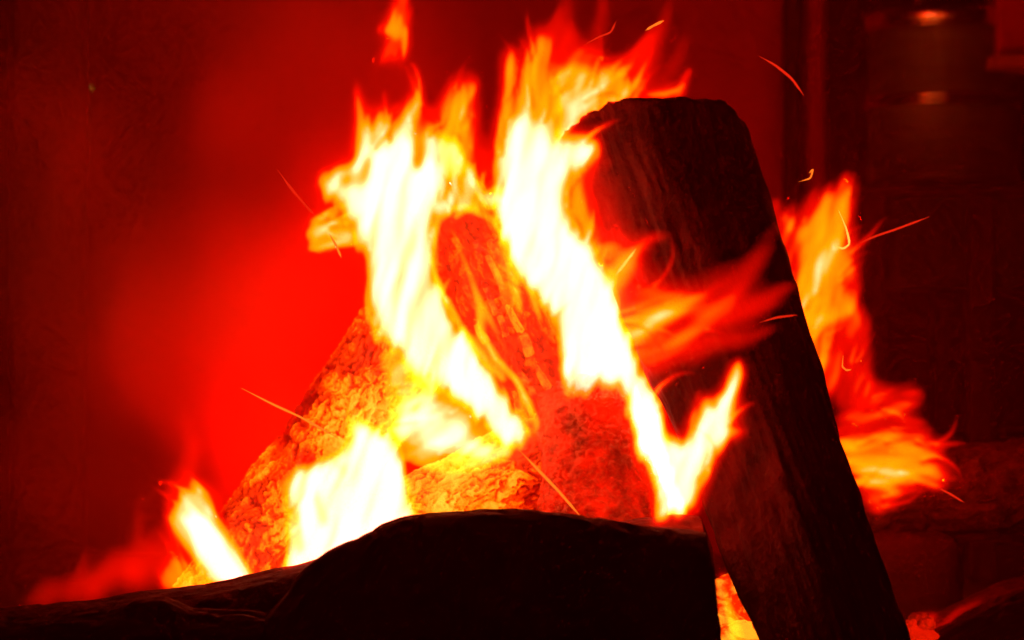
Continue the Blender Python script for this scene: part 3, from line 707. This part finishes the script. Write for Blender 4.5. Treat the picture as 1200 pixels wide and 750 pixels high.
flame('central_flame', 'tallest white hot flame at the centre, fanning into yellow tongues', 2.865, 'big', [
    ('p', 1.0, 18, 80, .35, [(560, 235), (568, 180), (574, 110), (582, 58), (594, 38), (604, 52), (614, 36), (634, 22), (648, 4), (662, -6), (664, 22), (656, 60), (660, 120), (676, 152), (712, 162), (718, 192), (700, 215), (712, 270), (728, 300), (735, 350), (700, 400), (640, 300)]),
    ('p', 2.6, 16, 85, .9, [(577, 240), (586, 165), (590, 120), (598, 66), (604, 68), (606, 100), (610, 80), (618, 56), (630, 42), (652, 40), (654, 50), (644, 76), (650, 78), (662, 130), (668, 158), (700, 160), (708, 176), (696, 196), (678, 204), (690, 232), (696, 262), (712, 296), (726, 330), (728, 352), (705, 355), (670, 340), (640, 330), (600, 300)]),
    ('p', 4.5, 18, 72, .7, [(576, 240), (586, 178), (598, 142), (612, 128), (626, 134), (642, 138), (652, 158), (672, 161), (700, 166), (704, 176), (690, 192), (668, 202), (658, 218), (660, 240), (674, 268), (694, 298), (716, 322), (728, 350), (728, 372), (748, 420), (766, 458), (784, 500), (798, 560), (806, 604), (774, 606), (772, 586), (756, 552), (744, 520), (734, 470), (726, 446), (700, 456), (684, 468), (662, 462), (658, 440), (656, 402), (650, 372), (634, 356), (618, 340), (598, 312), (585, 280)]),
    ('s', [(600, 60, 4, 1.8), (596, 100, 8, 2.5), (591, 140, 10, 3.0), (588, 170, 12, 3.4)]),
    ('s', [(634, 46, 9, 2.5), (624, 80, 11, 2.8), (616, 115, 13, 3.0), (612, 145, 16, 3.6)]),
    ('s', [(662, 160, 5, 3.2), (690, 166, 7, 3.5), (702, 178, 5, 2.7)]),
    ('d', [(634, 110, 6, 2.0), (640, 90, 5, 1.8)]),
    ('d', [(655, 118, 4, 1.7), (658, 148, 5, 1.9)]),
    ('d', [(672, 222, 9, 2.4), (684, 262, 9, 2.5), (704, 306, 7, 2.6)]),
    ('s', [(655, 220, 3, 3.6), (660, 222, 3, 3.6)]),
    ('f', 74, .8, 26), ('f', 78, .6, 11), ('f', 84, .3, 5),
    ], (550, -20, 815, 612), flow=(80, 12), licks=56, warp=4, step=2, seed=5, sway=.012, group=G)
flame('fan_flame', 'yellow flame fanning out behind the top end of the leaning log', 3.16, 'mid', [
    ('p', 1.0, 16, 50, .3, [(636, 170), (640, 90), (652, 40), (664, 14), (676, 24), (688, 48), (706, 58), (728, 58), (746, 44), (764, 24), (784, 18), (774, 48), (760, 74), (756, 92), (772, 108), (760, 150), (700, 190)]),
    ('p', 2.45, 11, 45, .9, [(648, 76), (664, 74), (680, 71), (704, 80), (732, 80), (738, 96), (758, 93), (746, 114), (730, 150), (690, 180), (650, 180), (650, 130)]),
    ('s', [(656, 90, 5, 3.0), (664, 115, 7, 3.6), (672, 134, 10, 3.7), (664, 160, 12, 3.7)]),
    ('s', [(684, 90, 8, 3.4), (677, 112, 8, 3.2), (672, 130, 8, 3.2)]),
    ('s', [(752, 96, 4, 2.6), (724, 112, 5, 3.0), (694, 130, 6, 3.2)]),
    ('s', [(712, 84, 6, 2.8), (700, 106, 6, 2.9), (686, 126, 6, 3.0)]),
    ('d', [(722, 96, 5, 2.0), (708, 112, 4, 2.1)]),
    ('f', 50, .7, 9), ('f', 42, .4, 4),
    ], (620, 0, 800, 200), step=2, warp=5, seed=37, flow=(48, 8), licks=24, group=G)
flame('log_end_flame', 'small ragged red and orange flame licking the top end of the leaning log', 2.98, 'small', [
    ('p', 1.05, 9, 60, .3, [(748, 122), (756, 108), (776, 106), (796, 98), (806, 78), (812, 84), (814, 108), (804, 124)]),
    ('s', [(760, 112, 5, 1.5), (780, 113, 6, 1.9), (796, 108, 6, 1.8), (803, 100, 4, 1.6)]),
    ], (735, 65, 830, 135), step=1.5, warp=4, seed=13, group=G)
flame('detached_flame', 'loose orange flame floating free near the top edge', 2.86, 'mid', [
    ('p', 1.05, 9, 75, .3, [(435, 32), (450, 22), (458, 4), (464, -14), (482, -16), (490, 14), (488, 42), (480, 66), (474, 92), (464, 84), (454, 74), (437, 86), (446, 60), (450, 46)]),
    ('p', 2.05, 8, 80, .3, [(445, 39), (458, 26), (470, 4), (478, 22), (484, 36), (481, 54), (474, 70), (468, 52), (458, 49)]),
    ], (420, -25, 505, 100), flow=(75, 4), step=1.5, warp=2.5, seed=15, group=G)
flame('forked_flame', 'white hot V shaped flame standing on the burnt stub', 2.61, 'mid', [
    ('p', 1.1, 9, 80, .2, [(728, 440), (748, 438), (766, 466), (784, 500), (798, 512), (808, 496), (818, 466), (826, 456), (840, 466), (852, 452), (866, 424), (869, 470), (866, 498), (880, 502), (856, 522), (842, 540), (828, 574), (818, 602), (770, 608), (752, 556), (736, 500)]),
    ('p', 4.5, 20, 75, .6, [(738, 446), (750, 450), (768, 484), (782, 512), (796, 520), (808, 514), (816, 492), (823, 467), (838, 470), (852, 458), (864, 432), (865, 470), (861, 500), (872, 505), (852, 519), (837, 537), (824, 571), (814, 598), (795, 605), (772, 607), (774, 586), (756, 550), (744, 520), (736, 480)]),
    ('d', [(826, 468, 7, 2.0), (838, 474, 6, 2.0)]),
    ('f', 66, .8, 26), ('f', 70, .6, 11), ('f', 76, .3, 5),
    ], (720, 415, 895, 615), flow=(65, 7), licks=8, step=2, warp=2.5, seed=17, group=G)
flame('wispy_flame', 'thin red and orange wisps blowing sideways across the leaning log', 2.62, 'mid', [
    ('s', [(696, 356, 29.3, 2.68), (722, 322, 20.7, 2.68), (742, 296, 9.8, 2.20), (758, 282, 4.9, 1.10)]),
    ('s', [(700, 290, 18.3, 1.83), (722, 290, 22.0, 1.83), (742, 300, 14.6, 1.46), (756, 318, 11.0, 0.98)]),
    ('s', [(738, 326, 17.1, 0.98), (748, 298, 14.6, 1.16), (758, 282, 11.0, 1.16), (772, 277, 7.3, 0.98), (788, 279, 3.7, 0.49)]),
    ('s', [(700, 402, 36.6, 2.56), (735, 386, 36.6, 2.56), (770, 372, 24.4, 2.44), (800, 358, 12.2, 1.95), (826, 346, 8.2, 1.04)]),
    ('s', [(762, 373, 9.8, 2.20), (776, 370, 11.0, 3.17), (794, 369, 8.5, 1.95)]),
    ('s', [(716, 402, 11.0, 1.46), (748, 388, 11.0, 2.07), (776, 374, 9.8, 1.95)]),
    ('s', [(752, 336, 11.0, 1.10), (776, 342, 11.0, 1.46), (800, 350, 9.8, 1.46), (826, 348, 8.2, 0.83)]),
    ('s', [(708, 434, 31.7, 1.46), (745, 426, 31.7, 1.40), (790, 410, 24.4, 1.22), (832, 402, 21.5, 0.88), (872, 394, 14.9, 0.72), (904, 384, 8.2, 0.42)]),
    ('s', [(720, 352, 48.8, 0.98), (770, 366, 53.7, 1.16), (815, 362, 41.5, 1.10), (850, 344, 39.6, 0.72), (878, 318, 23.1, 0.47), (904, 288, 13.2, 0.20)]),
    ('s', [(820, 372, 17.1, 0.85), (850, 360, 18.1, 0.78), (872, 338, 13.2, 0.72), (888, 312, 9.9, 0.62), (900, 292, 6.6, 0.31)]),
    ('s', [(830, 374, 26.3, 0.83), (872, 362, 21.5, 0.88), (902, 352, 14.9, 0.83), (930, 336, 8.2, 0.42)]),
    ('s', [(788, 408, 12.2, 1.22), (812, 390, 12.2, 1.34), (834, 374, 9.9, 0.72)]),
    ('s', [(700, 470, 26.8, 1.10), (728, 448, 22.0, 1.22), (744, 470, 14.6, 1.10), (762, 500, 9.8, 0.85), (778, 530, 6.1, 0.61)]),
    ('s', [(860, 340, 16.5, 0.42), (890, 300, 14.9, 0.47), (915, 262, 9.9, 0.20)]),
    ('f', 24, .55, 6), ('f', 30, .3, 3.5),
    ], (680, 250, 1152.9, 664.90), step=2, warp=9, seed=19, lean=.10, flow=(24, 18), licks=14, blend=2.2, soften=3, halo=8, group=G)
flame('log_glow_sheet', 'sheet of dull red fire glow put over the face of the leaning log beside the tallest flame', 2.74, 'mid', [  # glowing sheet added in place of the fire's glow on the log
    ('s', [(672, 210, 22, 1.0), (690, 255, 24, 1.1), (705, 300, 24, 1.1), (716, 345, 22, 1.0)]),
    ('s', [(694, 215, 26, .55), (722, 270, 30, .65), (740, 330, 26, .6)]),
    ('s', [(716, 220, 30, .2), (752, 300, 34, .25)]),
    ('f', 112, .5, 9),
    ], (630, 180, 800, 390), step=2.5, warp=7, seed=20, flow=(112, 12), group=G)
flame('low_red_flame', 'faint soft red flame licking low behind the far end of the split log', 2.95, 'mid', [
    ('s', [(40, 700, 22, .35), (90, 690, 26, .7), (140, 672, 26, .8), (190, 650, 30, .9), (230, 640, 30, .8)]),
    ('s', [(110, 690, 12, .8), (104, 660, 10, .5), (112, 630, 7, .25)]),
    ('s', [(160, 670, 14, .9), (170, 630, 13, .6), (165, 590, 9, .25)]),
    ('s', [(215, 640, 20, .9), (212, 580, 20, .75), (222, 520, 20, .5), (215, 470, 14, .2)]),
    ('s', [(150, 676, 5, 1.2), (172, 668, 4, 1.2)]),
    ('f', 80, .5, 12),
    ], (20, 440, 270, 730), step=3, warp=12, seed=22, flow=(80, 16), soften=3, group=G)
flame('corner_flame', 'thin red flame wisps over the splintered firewood in the bottom corner', 2.96, 'small', [
    ('s', [(1062, 742, 9, 1.2), (1080, 728, 9, 1.25), (1092, 722, 6, .8)]),
    ('s', [(1076, 752, 7, .8), (1105, 732, 5, .8), (1128, 716, 4, .75), (1150, 704, 3, .4)]),
    ('s', [(1100, 752, 5, .6), (1128, 734, 4, .7), (1146, 722, 3, .3)]),
    ('f', 35, .5, 4),
    ], (1045, 690, 1165, 765), step=2, warp=5, seed=24, flow=(33, 8), blend=2.2, group=G)
flame('upper_wisp_flame', 'faint dark red wisps trailing above the top of the leaning log', 2.95, 'mid', [
    ('s', [(735, 100, 24, .6), (760, 62, 20, .6), (776, 30, 12, .45), (790, 0, 8, .2)]),
    ('s', [(690, 70, 24, .6), (705, 30, 18, .45), (712, 4, 10, .5), (708, -12, 5, .3)]),
    ('s', [(708, 2, 6, 1.0), (711, 14, 6, .9)]),
    ('s', [(770, 100, 18, .5), (790, 70, 14, .35), (800, 40, 10, .15)]),
    ('s', [(655, 40, 18, .6), (662, 8, 12, .5), (666, -14, 8, .3)]),
    ('f', 70, .5, 9),
    ], (630, -25, 830, 130), step=2.5, warp=10, seed=26, flow=(70, 16), soften=3, group=G)
flame('rear_flame', 'ragged orange flame rising behind the leaning log', 2.99, 'mid', [
    ('p', 1.05, 12, 70, .3, [(896, 262), (900, 236), (912, 232), (924, 244), (940, 236), (952, 224), (976, 212), (1000, 200), (1008, 192), (1008, 220), (1002, 250), (1004, 282), (1012, 318), (1010, 342), (1018, 380), (1026, 420), (1022, 450), (1026, 482), (990, 486), (960, 460), (920, 380), (895, 300)]),
    ('p', 2.35, 15, 66, .9, [(914, 248), (926, 256), (938, 262), (950, 248), (960, 238), (962, 226), (982, 222), (998, 214), (998, 250), (992, 282), (1002, 318), (992, 338), (1006, 358), (990, 374), (970, 388), (962, 400), (972, 420), (968, 440), (950, 440), (930, 380), (925, 330), (934, 300), (928, 276)]),
    ('s', [(950, 348, 8, 2.9), (958, 315, 9, 3.2), (966, 285, 6, 2.8), (976, 250, 4, 2.4)]),
    ('s', [(942, 386, 5, 2.6), (958, 376, 8, 3.5), (978, 374, 6, 2.9), (1000, 362, 4, 2.5)]),
    ('s', [(1000, 364, 3, 2.0), (1006, 380, 4, 1.8), (1012, 394, 3, 1.2)]),
    ('s', [(965, 390, 7, 2.2), (968, 420, 7, 2.3), (962, 432, 6, 2.4)]),
    ('s', [(1016, 436, 5, 1.6), (1018, 452, 6, 2.0), (1012, 466, 5, 1.8)]),
    ('d', [(974, 352, 6, 1.2), (980, 358, 5, 1.2)]),
    ('d', [(988, 396, 12, .9), (998, 430, 20, .45), (975, 462, 20, .35), (1004, 476, 16, .4)]), ('d', [(1022, 300, 8, .2), (1016, 338, 6, .4), (1026, 380, 8, .3)]), ('d', [(936, 288, 6, 1.1), (930, 310, 7, 1.1)]),
    ('f', 68, .9, 8), ('f', 74, .5, 4),
    ], (885, 180, 1045, 500), flow=(68, 12), licks=18, step=2, warp=5, seed=21, group=G)
flame('low_rear_flame', 'low orange flame spreading sideways over the lying log', 3.0, 'mid', [
    ('p', .95, 12, 15, .3, [(965, 500), (985, 478), (1010, 462), (1022, 446), (1048, 454), (1070, 448), (1084, 452), (1085, 468), (1076, 488), (1098, 512), (1112, 545), (1116, 568), (1104, 578), (1078, 572), (1058, 584), (1042, 606), (1028, 618), (1005, 590), (985, 540)]),
    ('p', 1.8, 13, 10, .6, [(980, 512), (1010, 506), (1045, 502), (1072, 510), (1094, 528), (1108, 556), (1104, 572), (1078, 564), (1058, 574), (1048, 586), (1020, 580), (995, 560)]),
    ('s', [(985, 538, 9, 2.6), (1015, 545, 8, 2.8), (1040, 552, 5, 3.4), (1066, 558, 5, 2.7), (1098, 570, 4, 2.2)]),
    ('s', [(985, 520, 12, 2.4), (1010, 524, 12, 2.2)]),
    ('s', [(1000, 565, 7, 2.4), (1030, 566, 7, 2.3), (1052, 580, 4, 1.8)]),
    ('s', [(1040, 554, 4, 2.5), (1060, 566, 4, 2.3), (1074, 574, 3, 1.5)]),
    ('s', [(1000, 492, 6, 1.25), (1040, 484, 5, 1.3), (1065, 474, 5, 1.35)]),
    ('d', [(1020, 480, 9, .6), (1050, 466, 9, .6), (1072, 466, 6, .7)]),
    ('d', [(1000, 500, 4, .9), (1040, 496, 5, .8), (1070, 500, 4, .7)]),
    ('f', 8, .9, 7), ('f', 4, .5, 3.5),
    ], (955, 435, 1128, 628), flow=(5, 9), licks=22, step=2, warp=4, seed=23, group=G)
flame('low_left_flame', 'short bright yellow flame leaning at the end of the bark covered log', 2.80, 'mid', [
    ('p', 1.2, 12, 120, .3, [(176, 700), (182, 662), (198, 646), (192, 606), (202, 580), (226, 556), (248, 566), (264, 586), (258, 606), (272, 622), (310, 672), (300, 700)]),
    ('p', 1.6, 8, 140, .3, [(186, 664), (200, 652), (222, 650), (245, 690), (205, 694)]),
    ('p', 2.9, 14, 125, .6, [(195, 607), (204, 588), (228, 561), (246, 571), (260, 588), (252, 606), (266, 620), (288, 650), (304, 674), (290, 694), (240, 694), (224, 656), (204, 632)]),
    ('p', 4.3, 22, 125, .6, [(204, 606), (222, 596), (234, 602), (242, 584), (250, 612), (268, 636), (302, 676), (286, 696), (240, 696), (224, 648)]),
    ('d', [(254, 612, 4, 2.4), (262, 626, 4, 2.5)]),
    ('f', 111, .8, 26), ('f', 115, .6, 11), ('f', 121, .3, 5),
    ], (170, 545, 320, 705), flow=(115, 8), licks=10, step=2, warp=4, seed=25, group=G)
flame('low_flame', 'broad white hot flame low over the humped log, before the bark covered log', 2.74, 'big', [
    ('p', 2.9, 12, 80, .5, [(328, 568), (344, 548), (372, 536), (396, 526), (404, 510), (406, 478), (416, 484), (424, 494), (438, 490), (450, 500), (470, 512), (476, 540), (484, 566), (494, 600), (500, 640), (420, 680), (330, 690), (336, 640)]),
    ('p', 4.4, 19, 70, .8, [(333, 566), (348, 548), (376, 538), (400, 528), (408, 512), (410, 484), (420, 496), (432, 494), (448, 506), (464, 516), (470, 540), (479, 562), (484, 602), (478, 650), (420, 680), (336, 690), (340, 640)]),
    ('d', [(392, 545, 6, 3.1), (404, 552, 6, 3.1)]), ('d', [(346, 600, 12, 2.9), (352, 640, 14, 3.0)]), ('d', [(372, 580, 10, 3.2), (380, 610, 12, 3.3)]),
    ('s', [(352, 552, 8, 3.6), (344, 580, 7, 3.6)]),
    ('s', [(485, 602, 5, 2.8), (490, 594, 4, 3.8), (496, 588, 3, 3)]),
    ('f', 66, .8, 26), ('f', 70, .6, 11), ('f', 76, .3, 5),
    ], (315, 465, 515, 700), flow=(75, 9), licks=14, step=2, warp=4, seed=27, group=G)
flame('ember_flame', 'yellow white flame curling over the bark branch below the tall flame', 2.80, 'big', [
    ('p', 2.5, 14, 40, .7, [(446, 420), (462, 404), (500, 430), (560, 470), (606, 520), (600, 540), (560, 552), (510, 552), (470, 536), (452, 500)]),
    ('p', 3.4, 16, 30, .8, [(462, 482), (478, 456), (498, 444), (520, 462), (548, 478), (572, 506), (584, 526), (574, 540), (546, 546), (510, 542), (482, 528), (462, 512)]),
    ('p', 4.2, 18, 30, .9, [(482, 490), (500, 470), (524, 482), (552, 496), (572, 522), (560, 536), (520, 534), (490, 520)]),
    ('p', 2.7, 12, 60, .6, [(452, 420), (470, 430), (500, 450), (500, 480), (470, 485), (452, 455)]),
    ('s', [(490, 540, 8, 2.4), (520, 550, 8, 2.4), (560, 545, 7, 2.3)]),
    ('d', [(530, 468, 5, 2.4), (540, 474, 4, 2.4)]),
    ('d', [(484, 480, 5, 2.4), (488, 474, 4, 2.4)]),
    ('f', 31, .8, 26), ('f', 35, .6, 11), ('f', 41, .3, 5),
    ], (430, 390, 620, 568), flow=(35, 7), licks=12, step=2, warp=5, seed=29, group=G)
flame('veil_flame', 'thin yellow flame streaks running down over the char block log', 2.87, 'small', [
    ('s', [(506, 305, 5, 2.4), (516, 340, 7, 3.0), (540, 385, 7, 3.3), (566, 420, 8, 3.4), (590, 446, 6, 3.0)]),
    ('s', [(556, 335, 3, 2.3), (560, 365, 5, 3.0), (562, 395, 7, 3.2), (585, 425, 6, 3.5), (606, 448, 6, 3.6), (622, 470, 7, 3.7), (632, 495, 7, 3.2), (630, 510, 5, 2.4)]),
    ('s', [(528, 262, 7, .9), (540, 300, 9, 1.6), (556, 345, 9, 1.9), (580, 392, 8, 1.8), (598, 420, 6, 1.1)]),
    ('s', [(566, 270, 7, .9), (576, 310, 9, 1.6), (592, 352, 9, 1.7), (612, 392, 8, 1.3), (630, 430, 6, .9)]),
    ('s', [(612, 455, 4, 2.7), (618, 490, 5, 3.0), (622, 510, 4, 2.6)]),
    ('s', [(580, 252, 10, 2.0), (590, 290, 12, 2.5), (600, 330, 12, 2.6), (606, 362, 8, 2.2)]),
    ('s', [(602, 315, 5, 2.8), (604, 345, 6, 3.3), (608, 368, 4, 2.5)]),
    ('s', [(512, 252, 5, 2.2), (508, 280, 6, 2.3), (510, 315, 6, 2.2)]),
    ('s', [(516, 250, 5, 2.6), (540, 244, 7, 2.9), (570, 250, 7, 2.7), (584, 262, 6, 2.4)]),
    ('s', [(622, 340, 6, 2.6), (628, 360, 7, 2.8), (636, 380, 5, 2.3)]),
    ('f', 118, .7, 6), ('f', 112, .4, 3),
    ], (495, 232, 655, 522), step=2, warp=5, seed=33, flow=(118, 8), licks=22, group=G)
flame('gap_flame', 'sliver of orange flame in the gap under the leaning log', 2.80, 'small', [
    ('s', [(846, 672, 4, 1.2), (852, 700, 8, 1.9), (862, 735, 14, 2.3), (868, 775, 18, 2.0)]),
    ('s', [(852, 700, 3, 2.4), (856, 725, 5, 3.0), (858, 745, 5, 2.6)]),
    ], (830, 660, 900, 790), step=2, warp=3, seed=35, group=G)

# ------------------------------------------------------------------ sparks: light trails of flying sparks, shaped as thin curled glowing tubes
def spark(path, w, Y, mat, label, dY=0.0, n=26):
    pp = smooth_path(path, n)
    t = np.linspace(0, 1, n); r = w * .0005 * np.clip(np.minimum(t / .3, (1 - t) / .15), .2, 1) * (1 + .25 * fbm(t * 9, 0 * t, 0, int(abs(path[0][0]))))
    pts = [P(x, y, Y + dY * (k / (n - 1))) for k, (x, y) in enumerate(pp)]
    vs, fs = tube(pts, list(r), 6); c = sum(pts, Vector()) / n
    o = mesh_obj('spark', [v - c for v in vs], fs, mat); o.location = c
    return tag(o, label, 'spark', 'sparks thrown out by the fire')
spark([(325, 199), (342, 222), (360, 243), (369, 252)], 2.6, 2.7, 'spark_red', 'straight red spark sloping down to the small yellow side flame', .05)
spark([(386, 274), (394, 288), (400, 302)], 2.4, 2.68, 'spark_orange', 'short orange spark in front of the small yellow side flame')
spark([(283, 455), (320, 474), (355, 490), (397, 514)], 2.5, 2.7, 'spark_orange', 'long straight orange spark above the bark covered log', .05)
spark([(608, 527), (632, 552), (655, 576), (681, 606)], 2.8, 2.62, 'spark_orange', 'long orange spark slanting down onto the humped log', -.03)
spark([(890, 66), (908, 76), (928, 92), (942, 112)], 2.8, 2.75, 'spark_red', 'curved red spark high up before the dark upright beam', .06)
spark([(936, 213), (950, 209), (953, 198), (948, 203)], 2.0, 2.8, 'spark_orange', 'tiny hooked orange spark just above the ragged rear flame')
spark([(983, 247), (992, 268), (996, 286), (988, 292), (976, 287)], 2.4, 2.86, 'spark_yellow', 'hook shaped yellow spark in front of the ragged rear flame')
spark([(1003, 287), (1025, 277), (1052, 268), (1089, 254)], 2.6, 2.86, 'spark_red', 'wavy red spark flying out beside the ragged rear flame', .06)
spark([(1098, 571), (1112, 578), (1130, 589)], 2.4, 2.9, 'spark_red', 'short red spark at the tip of the low rear flame')
spark([(686, 52), (700, 44), (716, 38), (722, 25)], 2.0, 2.8, 'spark_red', 'bent red spark above the yellow fan of the tallest flame')
spark([(756, 36), (764, 31), (778, 24)], 2.8, 2.8, 'spark_orange', 'short bright orange spark above the end of the leaning log')
spark([(988, 417), (987, 430), (992, 434), (998, 433)], 1.8, 2.9, 'spark_orange', 'small L shaped spark low before the rear flame')
spark([(890, 378), (910, 372), (934, 369)], 2.0, 2.55, 'spark_red', 'faint red spark lying across the edge of the leaning log')
spark([(745, 292), (735, 305), (722, 322)], 2.6, 2.58, 'spark_yellow', 'short yellow spark amid the sideways wisps')
